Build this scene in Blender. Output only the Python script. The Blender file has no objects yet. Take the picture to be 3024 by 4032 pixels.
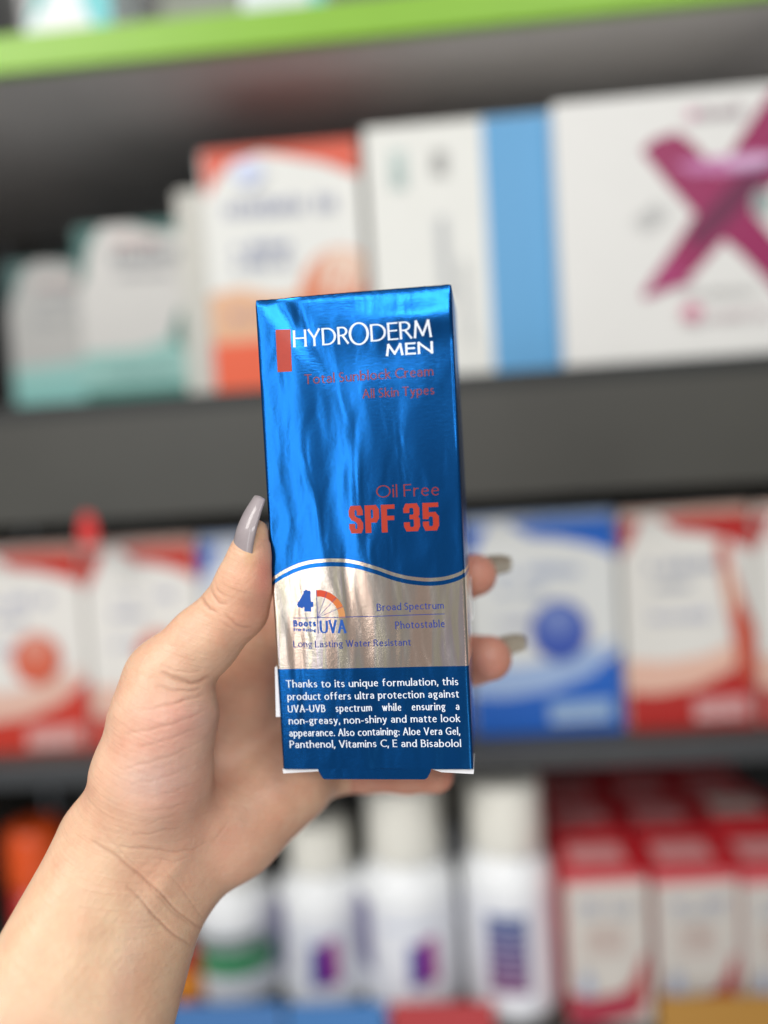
import bpy, bmesh, math, random
import numpy as np
from mathutils import Vector, Matrix
random.seed(7); np.random.seed(7)
sc = bpy.context.scene
COL = sc.collection

# ------------------------------------------------------------------ camera
F = 3028.0
def _n(v): v = np.array(v, float); return v/np.linalg.norm(v)
_xw = _n((46000, -2734, -3028))
_d = np.array((.0627, 1, .0496)); _d = _n(_d-_xw*np.dot(_d, _xw))
_yw = np.cross(_xw, _d)
M = np.stack([_xw, _yw, -_d], 1)              # camera = M @ world
def c2w(p): return np.asarray(p, float) @ M   # world = M^T cam
def ray(px, py): return c2w(((px-1512)/F, (py-2016)/F, 1.0))
def P(px, py, z):                              # point seen at px,py at camera depth z
    return Vector(ray(px, py)*z)
def S(vx, vy, Y):                              # point on a shelf plane y=Y
    r = ray(vx*1.8228, vy*1.8228); return Vector(r*(Y/r[1]))
cam = bpy.data.cameras.new('camera'); cam_o = bpy.data.objects.new('camera', cam); COL.objects.link(cam_o)
cx, cy, cz = c2w((1, 0, 0)), c2w((0, -1, 0)), c2w((0, 0, -1))
cam_o.matrix_world = Matrix(((cx[0], cy[0], cz[0], 0), (cx[1], cy[1], cz[1], 0), (cx[2], cy[2], cz[2], 0), (0, 0, 0, 1)))
cam.sensor_fit = 'HORIZONTAL'; cam.sensor_width = 36; cam.lens = 36*F/3024
cam.clip_start = .01; cam.clip_end = 50
cam.dof.use_dof = True; cam.dof.focus_distance = .2165; cam.dof.aperture_fstop = 2.7
sc.camera = cam_o
sc.view_settings.view_transform = 'Standard'; sc.view_settings.look = 'None'
sc.view_settings.exposure = 0.12; sc.view_settings.gamma = 1
sc.cycles.use_denoising = True
sc.cycles.max_bounces = 8
# ------------------------------------------------------------------ light
w = bpy.data.worlds.new('World'); sc.world = w; w.use_nodes = True
w.node_tree.nodes['Background'].inputs[0].default_value = (.86, .93, 1, 1)
w.node_tree.nodes['Background'].inputs[1].default_value = .18
def area(name, loc, tgt, sx, sy, watt, col):
    l = bpy.data.lights.new(name, 'AREA'); l.shape = 'RECTANGLE'; l.size = sx; l.size_y = sy
    l.energy = watt; l.color = col
    o = bpy.data.objects.new(name, l); COL.objects.link(o); o.location = loc
    o.rotation_euler = (Vector(tgt)-Vector(loc)).to_track_quat('-Z', 'Y').to_euler()
    return o
area('ceiling_or_fill_light', (-.80, -.45, 1.0), (0, .3, -.02), .45, .9, 16, (1, .97, .92))
area('ceiling_or_fill_light', (.55, -.9, 1.25), (.1, .3, -.1), .35, 1.2, 8.2, (1, .98, .95))
area('ceiling_or_fill_light', (-.62, -1.1, .12), (0, .22, 0), .16, 1.1, 3.2, (.95, .98, 1))  # added upright strip at eye height, for streaks in the foil
area('ceiling_or_fill_light', (.05, -1.3, .66), (0, .22, 0), 1.0, .22, 8.0, (1, 1, 1))  # added front lamp, set low for the highlight near the carton top
area('ceiling_or_fill_light', (.30, -.8, -.55), (0, .22, 0), .3, .3, .9, (1, .78, .62))  # added warm lamp low at right, for warm reflections in the silver

area('floor_bounce', (-.1, -.35, -1.2), (0, .3, .3), 1.1, .8, 3.2, (1, .96, .92))
# ------------------------------------------------------------------ helpers
def srgb(r, g, b):
    f = lambda c: (c/255/12.92 if c <= 10 else ((c/255+.055)/1.055)**2.4)
    return (f(r), f(g), f(b), 1)
_mc = {}
def mat(name, col, rough=.5, metal=0, grain=0, gscale=300, bump=0, coat=0):
    k = (name, tuple(col), rough, metal)
    if k in _mc: return _mc[k]
    m = bpy.data.materials.new(name); m.use_nodes = True; nt = m.node_tree; b = nt.nodes['Principled BSDF']
    b.inputs['Base Color'].default_value = col; b.inputs['Roughness'].default_value = rough
    b.inputs['Metallic'].default_value = metal; b.inputs['Coat Weight'].default_value = coat
    if grain or bump:
        tc = nt.nodes.new('ShaderNodeTexCoord'); no = nt.nodes.new('ShaderNodeTexNoise')
        no.inputs['Scale'].default_value = gscale; no.inputs['Detail'].default_value = 4
        nt.links.new(tc.outputs['Object'], no.inputs['Vector'])
        if grain:
            mx = nt.nodes.new('ShaderNodeMix'); mx.data_type = 'RGBA'
            mx.inputs[6].default_value = [c*(1-grain) for c in col[:3]]+[1]; mx.inputs[7].default_value = [min(1, c*(1+grain)) for c in col[:3]]+[1]
            nt.links.new(no.outputs['Fac'], mx.inputs[0]); nt.links.new(mx.outputs[2], b.inputs['Base Color'])
        if bump:
            bp = nt.nodes.new('ShaderNodeBump'); bp.inputs['Strength'].default_value = bump; bp.inputs['Distance'].default_value = .0003
            nt.links.new(no.outputs['Fac'], bp.inputs['Height']); nt.links.new(bp.outputs['Normal'], b.inputs['Normal'])
    _mc[k] = m; return m
def link(name, me, parent=None, mats=(), smooth=False, **tags):
    o = bpy.data.objects.new(name, me); COL.objects.link(o)
    for m in mats: me.materials.append(m)
    if smooth: me.polygons.foreach_set('use_smooth', [True]*len(me.polygons))
    if parent is not None:
        o.parent = parent; o.matrix_parent_inverse = Matrix.Translation(parent.location).inverted()
    for k, v in tags.items():
        if v: o[k] = v
    return o
def mesh(name, vs, fs):
    me = bpy.data.meshes.new(name); me.from_pydata([tuple(v) for v in vs], [], fs); me.update(); return me
def empty(name, loc, label, category, group=None):
    o = bpy.data.objects.new(name, None); COL.objects.link(o); o.location = loc; o.empty_display_size = .01
    o['label'] = label; o['category'] = category
    if group: o['group'] = group
    return o
def box_bm(bm, x0, x1, y0, y1, z0, z1, bev=0):
    vs = [bm.verts.new((x, y, z)) for x in (x0, x1) for y in (y0, y1) for z in (z0, z1)]
    fs = [(0, 1, 3, 2), (4, 6, 7, 5), (0, 4, 5, 1), (2, 3, 7, 6), (0, 2, 6, 4), (1, 5, 7, 3)]
    f = [bm.faces.new([vs[i] for i in q]) for q in fs]
    if bev:
        es = list({e for q in f for e in q.edges}); bmesh.ops.bevel(bm, geom=es, offset=bev, segments=2, affect='EDGES', profile=.5)
def boxobj(name, x0, x1, y0, y1, z0, z1, m, parent=None, bev=.0006, **tags):
    bm = bmesh.new(); box_bm(bm, x0, x1, y0, y1, z0, z1, bev)
    bmesh.ops.recalc_face_normals(bm, faces=bm.faces)
    me = bpy.data.meshes.new(name); bm.to_mesh(me); bm.free()
    return link(name, me, parent, [m], **tags)

# ================================================================== SHELVING (world axes: x right, y away, z up)
Y0 = .48
grey_edge = mat('grey_steel', srgb(104, 102, 97), .45, 0, .12, 60)
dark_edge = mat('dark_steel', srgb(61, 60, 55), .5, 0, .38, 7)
low_edge = mat('charcoal_steel', srgb(58, 60, 62), .5, 0, .12, 60)
back_m = mat('dark_back_panel', srgb(84, 84, 83), .6, 0, .1, 30)
under_m = mat('shelf_underside', srgb(214, 210, 208), .38, 0, .1, 20)
green_m = mat('green_edge_strip', srgb(124, 172, 38), .45, 0, .06, 40)
XL, XR = -.45, .45
def zof(vx, vy, Y=Y0): return S(vx, vy, Y)[2]
z1t, z1b = zof(0, 82), zof(0, 163)         # green edge
z2t = zof(1000, 815, Y0+.012)
z3t = zof(1200, 1588, Y0+.012)
z4t = zof(1100, 2196, Y0+.012)
unit = empty('shelving_unit', (0, Y0+.2, z4t-.02), 'dark grey steel store shelving with a bright green front edge on its top shelf', 'shelving')
boxobj('shelf_board', XL, XR, Y0+.004, Y0+.34, z1b+.004, z1t-.001, under_m, unit)
boxobj('green_edge_strip', XL, XR, Y0-.003, Y0+.0035, z1b, z1t, green_m, unit, .001)
boxobj('back_panel', XL, XR, Y0+.342, Y0+.352, z4t-.05, z1t+.3, back_m, unit)
boxobj('side_panel', XL-.012, XL-.001, Y0, Y0+.34, z4t-.05, z1t+.3, grey_edge, unit)
boxobj('side_panel', XR+.001, XR+.012, Y0, Y0+.34, z4t-.05, z1t+.3, grey_edge, unit)
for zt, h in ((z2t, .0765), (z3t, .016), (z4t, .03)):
    boxobj('shelf_board', XL, XR, Y0+.004, Y0+.34, zt-.010, zt, dark_edge, unit)
    boxobj('rail_or_recess_panel', XL, XR, Y0-.004, Y0+.0035, zt-h, zt-.0005, dark_edge if h > .05 else low_edge, unit, .001)  # the tall second rail also stands in for the shaded recess below it
boxobj('dark_front_edge', XL, XR, Y0-.0042, Y0+.003, z2t-.010, z2t+.0002, mat('black_front_edge', srgb(34, 36, 35), .6), unit, .0005)  # near-black line along the front of the second shelf
# shelf strips on the lowest rail
def ticket(v0, v1, vt, vb, m, label, Y=Y0-.0055):
    a = S(v0, vt, Y); b = S(v1, vb, Y)
    z = .5*(S(v0, vt, Y)[2]+S(v1, vt, Y)[2])
    boxobj('shelf_ticket', a[0], b[0], Y-.0008, Y+.0008, z-.035, z, m, None, .0003, label=label, category='shelf ticket', group='coloured tickets along the lowest rail')
ticket(360, 612, 2168, 2212, mat('blue_ticket', srgb(66, 118, 178), .5), 'left blue ticket below the bottle with the green band')
ticket(617, 835, 2168, 2212, mat('blue_ticket', srgb(62, 120, 182), .5), 'right blue ticket below the smallest white bottle')
ticket(842, 1070, 2166, 2212, mat('red_ticket', srgb(176, 54, 58), .5), 'red ticket between the two larger white bottles')
ticket(1420, 1760, 2152, 2212, mat('amber_ticket', srgb(178, 130, 54), .5), 'amber yellow ticket under the red and cream cartons')
ticket(-40, 90, 2130, 2212, mat('red_ticket', srgb(176, 54, 58), .5), 'red ticket at the far left behind the forearm')

# cartons with printed faces (v = photo units / 1.8228)
def carton(name, vx0, vx1, vt, vb, Y, depth, base, label, cat='carton', group=None, art=(), zb=None, side=None, rough=.45):
    dim = lambda c: [q*.84 for q in c[:3]]+[1]
    base = dim(base); side = dim(side) if side else None
    a = S(vx0, (vt+vb)/2, Y); b = S(vx1, (vt+vb)/2, Y)
    ztop = S((vx0+vx1)/2, vt, Y)[2]; zbot = S((vx0+vx1)/2, vb, Y)[2] if zb is None else zb
    x0, x1 = a[0], b[0]
    root = empty(name, ((x0+x1)/2, Y+depth/2, zbot), label, cat, group)
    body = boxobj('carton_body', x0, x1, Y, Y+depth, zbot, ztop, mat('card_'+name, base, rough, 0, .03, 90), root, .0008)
    # closing flap seam on top
    boxobj('top_flap', x0+.002, x1-.002, Y+.0012, Y+depth-.002, ztop-.0002, ztop+.0004, mat('card_'+name, side or base, rough, 0, .03, 90), root, 0)
    if art: printed(root, Y, art, (x0+.0004, x1-.0004, zbot+.0004, ztop-.0004))
    return root
def printed(root, Y, art, clip, name='printed_panel'):
    vs, fs, ms, mi = [], [], [], []
    for k, (pts, col) in enumerate(art):
        m = mat('print_ink', [q*.84 for q in srgb(*col)[:3]]+[1], .45)
        if m not in ms: ms.append(m)
        poly = [S(x, y, Y-.00012-.00006*k) for x, y in pts]
        # Sutherland-Hodgman clip to the face
        def cl(poly, ax, lim, sgn):
            out = []
            for i, p in enumerate(poly):
                q = poly[i-1]
                ip, iq = (p[ax]-lim)*sgn >= 0, (q[ax]-lim)*sgn >= 0
                if ip != iq:
                    t = (lim-q[ax])/(p[ax]-q[ax]); out.append(q.lerp(p, t))
                if ip: out.append(p)
            return out
        for ax, lim, sg in ((0, clip[0], 1), (0, clip[1], -1), (2, clip[2], 1), (2, clip[3], -1)):
            if poly: poly = cl(poly, ax, lim, sg)
        if len(poly) < 3: continue
        i0 = len(vs); vs += poly; fs.append(list(range(i0, i0+len(poly)))); mi.append(ms.index(m))
    me = mesh(name, vs, fs)
    bm = bmesh.new(); bm.from_mesh(me)
    for f in bm.faces:
        if f.normal.y > 0: f.normal_flip()
    bm.to_mesh(me); bm.free()
    o = link(name, me, root, ms)
    for p, i in zip(me.polygons, mi): p.material_index = i
    return o
def R4(x0, y0, x1, y1, k=0): return [(x0, y0-k*0), (x1, y0-(x1-x0)*.06), (x1, y1-(x1-x0)*.05), (x0, y1)]
def EL(cx_, cy_, rx, ry, n=28, a0=0, a1=360): return [(cx_+rx*math.cos(math.radians(a0+(a1-a0)*i/n)), cy_+ry*math.sin(math.radians(a0+(a1-a0)*i/n))) for i in range(n)]
def TXT(x0, x1, y, h, col, slope=-.07, seed=0):   # unreadable small print: rows of short strokes
    r = random.Random(seed+int(x0*7+y)); out = []; x = x0
    while x < x1:
        ww = h*r.uniform(.25, .6); hh = h*r.choice((1, .7, .7, .85)); yy = y+(x-x0)*slope
        if r.random() > .14: out.append(([(x, yy-hh), (x+ww, yy-hh+ww*slope), (x+ww, yy+ww*slope), (x, yy)], col))
        x += ww+h*.16
    return out
WH = srgb(226, 225, 219)
# --- top shelf
zt1 = z1t
carton('teal_carton', 38, 238, -150, 96, Y0+.006, .05, srgb(222, 230, 232), 'white carton with turquoise slanting stripes standing on the green edged shelf at far left', zb=zt1,
       art=[([(38, 100), (38, -150), (110, -150), (60, 20), (50, 100)], (150, 150, 150)), ([(100, -150), (150, -150), (95, 10), (60, 60)], (70, 170, 165)), ([(150, -150), (240, -150), (240, 80), (205, 60), (175, 0)], (95, 195, 200)), (EL(130, 50, 45, 40), (232, 232, 234))])
carton('teal_carton', 515, 700, -180, 26, Y0+.006, .05, srgb(222, 230, 234), 'white carton with a turquoise right side on the top shelf above the orange carton', zb=zt1,
       art=[([(660, -100), (700, -100), (700, 30), (672, 30)], (95, 195, 195))])
boxobj('grey_tray', S(245, 0, Y0)[0], S(505, 0, Y0)[0], Y0+.09, Y0+.16, zt1, zt1+.075, mat('grey_tray', srgb(120, 126, 112), .5), None, .002, label='grey green tray standing back on the top shelf between the two turquoise cartons', category='tray')
# --- second shelf
carton('green_carton', 22, 212, 562, 884, Y0+.075, .05, srgb(172, 171, 168), 'smaller white carton with pale green foot at the left end of the second shelf', zb=z2t, side=srgb(30, 90, 86), group='white and green cartons',  # white card greyed to carry the shadow further back on the shelf
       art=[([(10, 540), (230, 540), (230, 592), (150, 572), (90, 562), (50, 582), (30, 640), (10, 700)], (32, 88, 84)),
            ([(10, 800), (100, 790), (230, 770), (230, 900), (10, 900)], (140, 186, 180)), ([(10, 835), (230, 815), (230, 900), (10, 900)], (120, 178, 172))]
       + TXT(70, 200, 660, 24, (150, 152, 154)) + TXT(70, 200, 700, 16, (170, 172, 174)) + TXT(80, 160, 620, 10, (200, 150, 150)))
carton('green_carton', 172, 410, 482, 868, Y0+.05, .05, srgb(200, 198, 194), 'taller white carton with pale green foot and dark green edges beside the orange carton', zb=z2t, side=srgb(30, 90, 86), group='white and green cartons',  # card greyed a little for the same shelf shadow
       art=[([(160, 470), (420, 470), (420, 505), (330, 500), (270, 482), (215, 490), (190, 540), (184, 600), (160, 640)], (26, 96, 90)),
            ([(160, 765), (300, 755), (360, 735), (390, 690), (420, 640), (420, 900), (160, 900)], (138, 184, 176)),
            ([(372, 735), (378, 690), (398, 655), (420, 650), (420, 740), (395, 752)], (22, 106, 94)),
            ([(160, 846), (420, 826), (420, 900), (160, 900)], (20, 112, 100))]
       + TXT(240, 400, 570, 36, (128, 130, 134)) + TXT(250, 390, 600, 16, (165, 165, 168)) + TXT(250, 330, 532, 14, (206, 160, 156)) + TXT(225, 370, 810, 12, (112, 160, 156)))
carton('plain_carton', 392, 470, 410, 862, Y0+.045, .03, srgb(196, 194, 186), 'plain grey white carton squeezed between the green and orange cartons', zb=z2t)
carton('orange_carton', 447, 788, 312, 852, Y0+.02, .055, srgb(228, 228, 223), 'white carton with orange red top band and orange foot on the second shelf', zb=z2t, side=srgb(214, 92, 66),
       art=[([(430, 300), (800, 290), (812, 420), (770, 378), (700, 352), (620, 338), (560, 330), (500, 350), (470, 385), (445, 430)], (216, 84, 54)),
            ([(440, 640), (520, 622), (600, 640), (700, 620), (830, 610), (830, 880), (440, 880)], (226, 176, 138)),
            (EL(735, 640, 88, 105), (222, 138, 98)), (EL(735, 590, 58, 48), (232, 208, 188)), ([(650, 700), (700, 560), (715, 560), (672, 720)], (214, 112, 72)), ([(700, 720), (742, 575), (756, 575), (720, 730)], (214, 112, 72)), ([(754, 700), (786, 580), (800, 580), (775, 730)], (214, 112, 72)),
            ([(440, 745), (560, 735), (700, 728), (830, 722), (830, 880), (440, 880)], (236, 92, 46))]
       + TXT(485, 745, 470, 42, (152, 156, 178)) + TXT(505, 620, 550, 26, (150, 156, 184)) + TXT(505, 625, 582, 22, (160, 166, 190)) + [(EL(535, 372, 34, 30), (206, 214, 238))] + TXT(500, 560, 690, 18, (170, 150, 168)))
carton('blue_stripe_carton', 800, 1203, 258, 812, Y0+.012, .06, srgb(229, 229, 223), 'tall white carton with a wide sky blue stripe down its right side', zb=z2t,
       art=[([(1036, 200), (1230, 200), (1230, 850), (1072, 850)], (88, 160, 210))]
       + [([(842+i*.2, 326+i*7), (876+i*.2, 325+i*7), (876+i*.2, 329+i*7), (842+i*.2, 330+i*7)], (176, 202, 198)) for i in range(12)]
       + [([(932, 326+i*6), (966, 325+i*6), (966, 329+i*6), (932, 330+i*6)], (170, 170, 168)) for i in range(9)]
       + [([(940+i*.6, 470+i*9), (965+i*.6, 469+i*9), (965+i*.6, 473+i*9), (940+i*.6, 474+i*9)], (190, 194, 200)) for i in range(20)]
       + [([(990+i*.8, 560+i*10), (1006+i*.8, 560+i*10), (1006+i*.8, 565+i*10), (990+i*.8, 565+i*10)], (198, 200, 202)) for i in range(18)])
PK = (150, 22, 86)
xart = [([(1385, 326), (1412, 300), (1462, 284), (1500, 312), (1560, 385), (1620, 450), (1680, 520), (1760, 600), (1760, 740), (1659, 610), (1600, 548), (1540, 500), (1500, 462), (1445, 400)], PK),
        ([(1760, 90), (1760, 290), (1700, 370), (1620, 458), (1560, 522), (1510, 580), (1480, 610), (1440, 590), (1440, 560), (1490, 480), (1545, 400), (1590, 310), (1650, 220)], PK),
        ([(1490, 500), (1540, 440), (1640, 330), (1700, 330), (1640, 410), (1575, 480), (1500, 545)], (104, 16, 66)),
        ([(1455, 352), (1500, 348), (1560, 338), (1640, 328), (1700, 335), (1640, 366), (1562, 374), (1490, 374)], (196, 120, 172)),
        ([(1560, 345), (1640, 334), (1690, 338), (1640, 356), (1580, 362)], (218, 186, 218)),
        (EL(1648, 438, 24, 30), (150, 165, 162))]
for i in range(8):
    xart.append(([(1446+i*6, 548+i*8), (1456+i*6, 553+i*8), (1396+i*6, 648-i*3), (1386+i*7, 636-i*3)], (164, 44, 104)))
carton('large_cross_carton', 1206, 1760, 197, 780, Y0-.001, .09, srgb(228, 227, 223), 'largest white carton printed with a big magenta brush painted cross', zb=z2t,
       art=xart + TXT(1478, 1600, 258, 26, (168, 150, 156)) + [(EL(1495, 248, 12, 12), (214, 150, 176))]
       + [([(1372+i*9, 470-i*7), (1400+i*9, 498-i*7), (1396+i*9, 502-i*7), (1368+i*9, 474-i*7)], (196, 196, 196)) for i in range(6)]
       + TXT(1480, 1640, 640, 12, (188, 186, 184)) + TXT(1530, 1650, 690, 16, (200, 180, 184)) + [(EL(1495, 674, 22, 20), (214, 140, 162))])
# --- third shelf: the blue and red cartons
def red_art(x0, x1, y0, y1, seed, pal, tag=True, fig=False):
    W_, H_ = x1-x0, y1-y0; dark, mid, pale, inkc = pal
    sl = -.055*W_
    def q(u, v): return (x0+u*W_+v*14, y0+v*H_+sl*u)
    def pl(*a): return [q(a[i], a[i+1]) for i in range(0, len(a), 2)]
    a = [(pl(-.1, -.1, 1.1, -.1, 1.1, .09, .9, .085, .6, .06, .3, .03, -.1, .05), pale),
         (pl(.25, .05, 1.1, .05, 1.1, .30, .93, .21, .8, .17, .6, .135, .4, .12), dark), (pl(-.1, .06, .12, .06, .06, .14, .0, .2, -.1, .3), dark),
         (pl(-.1, .82, .2, .84, .5, .82, .8, .74, 1.1, .58, 1.1, 1.1, -.1, 1.1), dark),
         (pl(-.1, .68, .3, .70, .6, .68, .85, .62, .96, .6, .8, .75, .5, .82, .2, .84, -.1, .82), pale)]
    a += TXT(q(.18, 0)[0], q(.72, 0)[0], q(0, .30)[1]-4, 24, inkc, -.05, seed) + TXT(q(.2, 0)[0], q(.5, 0)[0], q(0, .38)[1]-4, 16, inkc, -.05, seed+1) + TXT(q(.2, 0)[0], q(.66, 0)[0], q(0, .52)[1]-6, 16, (188, 192, 214), -.05, seed+2)
    if fig: a += [([q(.70, .18), q(.78, .17), q(.82, .3), q(.93, .5), q(1.02, .62), q(1.02, .86), q(.86, .76), q(.80, .55), q(.74, .34)], (200, 88, 66)), ([q(.74, .26), q(.80, .3), q(.86, .45), q(.80, .5)], (222, 180, 152))]
    else:
        a += [(EL(*q(.58, .55), W_*.19, W_*.2), mid), (EL(*q(.57, .50), W_*.12, W_*.11), tuple(min(255, int(c*.7+70)) for c in mid))]
    if tag: a += [(pl(.5, .87, .92, .87, .92, .965, .5, .965), tuple(min(255, int(c*.4+140)) for c in dark))] + TXT(q(.56, 0)[0], q(.86, 0)[0], q(.5, .945)[1]-sl*.4, 14, tuple(min(255, int(c*.2+195)) for c in dark), -.05, seed)
    return a
RED = ((206, 58, 42), (214, 96, 66), (232, 190, 172), (168, 172, 196))
DRED = ((186, 38, 34), (214, 110, 86), (232, 188, 168), (160, 166, 184))
BLU = ((16, 98, 196), (52, 84, 176), (160, 186, 226), (158, 172, 204))
G3 = 'red and blue cartons on the third shelf'
zz = z3t
carton('red_carton', -90, 186, 1180, 1640, Y0+.02, .06, srgb(234, 231, 225), 'left end red and white carton cut off by the photo edge, third shelf', zb=zz, group=G3, side=srgb(214, 208, 200), art=red_art(-90, 186, 1180, 1640, 3, RED))
carton('red_carton', 192, 436, 1164, 1628, Y0+.02, .06, srgb(234, 231, 225), 'red and white carton directly behind the base of the thumb, third shelf', zb=zz, group=G3, side=srgb(214, 208, 200), art=red_art(192, 436, 1164, 1628, 9, RED))
carton('blue_carton', 442, 700, 1150, 1616, Y0+.02, .06, srgb(222, 226, 232), 'blue and white carton mostly hidden behind the thumb and the foil box', zb=zz, group=G3, side=srgb(206, 190, 182), art=red_art(442, 700, 1150, 1616, 5, BLU))
carton('blue_carton', 1012, 1338, 1110, 1588, Y0+.016, .06, srgb(224, 226, 224), 'blue and white carton with dark blue ball print right of the fingertips', zb=zz, group=G3, side=srgb(196, 198, 200), art=red_art(1012, 1338, 1110, 1588, 15, BLU))
carton('red_carton', 1348, 1628, 1096, 1580, Y0+.016, .06, srgb(228, 226, 220), 'red and white carton with brown leaf figure right of the blue carton', zb=zz, group=G3, side=srgb(204, 196, 190), art=red_art(1348, 1628, 1096, 1580, 25, DRED, fig=True))
carton('red_carton', 1636, 1900, 1082, 1570, Y0+.016, .06, srgb(228, 226, 220), 'red and white carton cut off at the right end of the third shelf', zb=zz, group=G3, side=srgb(204, 196, 190), art=red_art(1636, 1900, 1082, 1570, 35, DRED))
a_ = S(172, 1178, Y0-.0058); b_ = S(206, 1106, Y0-.0058)
tb = bmesh.new()
vv = [tb.verts.new((a_[0]+dx*(b_[0]-a_[0]), a_[1]+dy, a_[2]+dz*(b_[2]-a_[2]))) for dy in (0, .0015) for dx, dz in ((0, 0), (1, 0), (.98, .5), (.8, .9), (.5, 1), (.2, .9), (.02, .5))]
tb.faces.new(vv[:7][::-1]); tb.faces.new(vv[7:])
for i in range(7): tb.faces.new((vv[i], vv[(i+1) % 7], vv[7+(i+1) % 7], vv[7+i]))
bmesh.ops.recalc_face_normals(tb, faces=tb.faces)
me = bpy.data.meshes.new('red_tab'); tb.to_mesh(me); tb.free()
link('red_tab', me, None, [mat('red_plastic', srgb(210, 52, 48), .4)], label='small red rounded tab clipped to the grey rail above the left red cartons', category='tab')

# --- lowest shelf: bottles
def lathe(name, prof, cx_, cy_, zb, m, parent, n=40, cap=True):
    vs, fs = [], []
    for r, z in prof:
        for i in range(n):
            a = 2*math.pi*i/n; vs.append((cx_+r*math.cos(a), cy_+r*math.sin(a), zb+z))
    for j in range(len(prof)-1):
        for i in range(n):
            k = (i+1) % n; fs.append((j*n+i, j*n+k, (j+1)*n+k, (j+1)*n+i))
    fs.append(list(range(n))[::-1]); fs.append([(len(prof)-1)*n+i for i in range(n)])
    o = link(name, mesh(name, vs, fs), parent, [m], True); return o
white_pl = mat('white_plastic', srgb(232, 234, 236), .28, 0, .02, 40)
cap_m = mat('cream_cap_plastic', srgb(232, 230, 220), .4, 0, .02, 40)
def bottle(vx0, vx1, vsh, vb, capx0, capx1, vcap, Y, label, kind='logo', group='white supplement bottles'):
    r = (S(vx1, 2050, Y+.024)[0]-S(vx0, 2050, Y+.024)[0])/2; c = S((vx0+vx1)/2, 2050, Y+.024)[0]; yc = Y+r
    r *= 1.03
    zb = z4t; zs = S((vx0+vx1)/2, vsh, Y+.3*r)[2]-zb; rc = (S(capx1, 1850, Y+.024)[0]-S(capx0, 1850, Y+.024)[0])/2
    zc = S((vx0+vx1)/2, vcap, yc-rc)[2]-zb
    root = empty('supplement_bottle', (c, yc, zb), label, 'bottle', group)
    lathe('bottle_body', [(r*.85, 0), (r*.96, .0015), (r, .005), (r, zs-.017), (r*.985, zs-.012), (r*.94, zs-.0075), (r*.87, zs-.0035), (r*.78, zs), (rc*.86, zs+.002), (rc*.85, zs+.006)], c, yc, zb, white_pl, root)
    lathe('cap', [(rc*.96, zs+.0055), (rc, zs+.007), (rc, zc-.003), (rc*.97, zc-.001), (rc*.9, zc)], c, yc, zb, cap_m, root, 56)
    def wrap(name, a0, a1, za, zb_, m, off=.0003):
        n = 14; vs = []; fs = []
        for i in range(n+1):
            a = math.radians(a0+(a1-a0)*i/n-90)
            for z in (za, zb_): vs.append((c+(r+off)*math.cos(a), yc+(r+off)*math.sin(a), zb+z))
        for i in range(n): fs.append((2*i, 2*i+2, 2*i+3, 2*i+1))
        return link(name, mesh(name, vs, fs), root, [m], True)
    Zt = zs-.020
    zv = lambda v: S((vx0+vx1)/2, v, Y)[2]-zb
    if kind == 'logo':
        wrap('label', -100, 80, .006, Zt, mat('label_white', srgb(222, 224, 230), .35))
        wrap('printed_mark', -80, -45, zv(2117), zv(1962), mat('ink_violet', srgb(92, 88, 140), .4), .0006)
        wrap('printed_mark', -10+(vx0 > 700)*10, 8+(vx0 > 700)*8, zv(2132), zv(2040), mat('ink_blue', srgb(52, 52, 142), .4), .0006)
        wrap('printed_mark', 8+(vx0 > 700)*8, 25+(vx0 > 700)*8, zv(2126), zv(2030), mat('ink_magenta', srgb(150, 42, 128), .4), .0006)
        wrap('printed_mark', -30, 35, Zt-.012, Zt-.009, mat('ink_pale', srgb(196, 204, 220), .4), .0006)
    elif kind == 'logo2':
        wrap('label', -100, 80, .006, Zt, mat('label_white', srgb(222, 224, 230), .35))
        for i in range(8):
            t = i/7; z8 = zv(2146)+(zv(1976)-zv(2146))*i/8; wrap('printed_mark', -34, 16, z8, z8+(zv(1976)-zv(2146))/8*.86, mat('ink_mark', srgb(int(112-50*t), int(46+40*t), int(104+36*t)), .4), .0006)
        wrap('printed_mark', 66, 80, .010, .045, mat('ink_violet', srgb(92, 88, 140), .4), .0006)
    elif kind == 'green':
        wrap('label', -90, 90, .010, Zt, mat('label_white', srgb(214, 217, 224), .35))
        wrap('printed_band', -85, 70, zv(2108), zv(2056), mat('ink_green', srgb(50, 138, 88), .4), .0006)
        wrap('printed_band', -85, 50, zv(2050), zv(2024), mat('ink_grey', srgb(110, 124, 122), .4), .0006)
    return root
bottle(425, 598, 1935, 2170, 450, 572, 1852, Y0+.022, 'white bottle with a green band just right of the wrist', 'green')
bottle(606, 795, 1912, 2172, 627, 760, 1796, Y0+.018, 'smallest white bottle with a blue and pink mark under the palm')
bottle(783, 990, 1888, 2188, 790, 952, 1712, Y0+.008, 'middle white bottle with a blue and magenta mark directly below the foil box')
bottle(1010, 1204, 1868, 2196, 1008, 1166, 1704, Y0+.004, 'rightmost white bottle with a tall purple mark beside the red cartons', 'logo2')
for v0, v1, lab in ((812, 985, 'shaded white bottle standing behind the middle one'), (985, 1150, 'shaded white bottle standing behind the rightmost one')):
    bottle(v0, v1, 1800, 2100, v0+6, v1-8, 1636, Y0+.11, lab, 'none')
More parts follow.
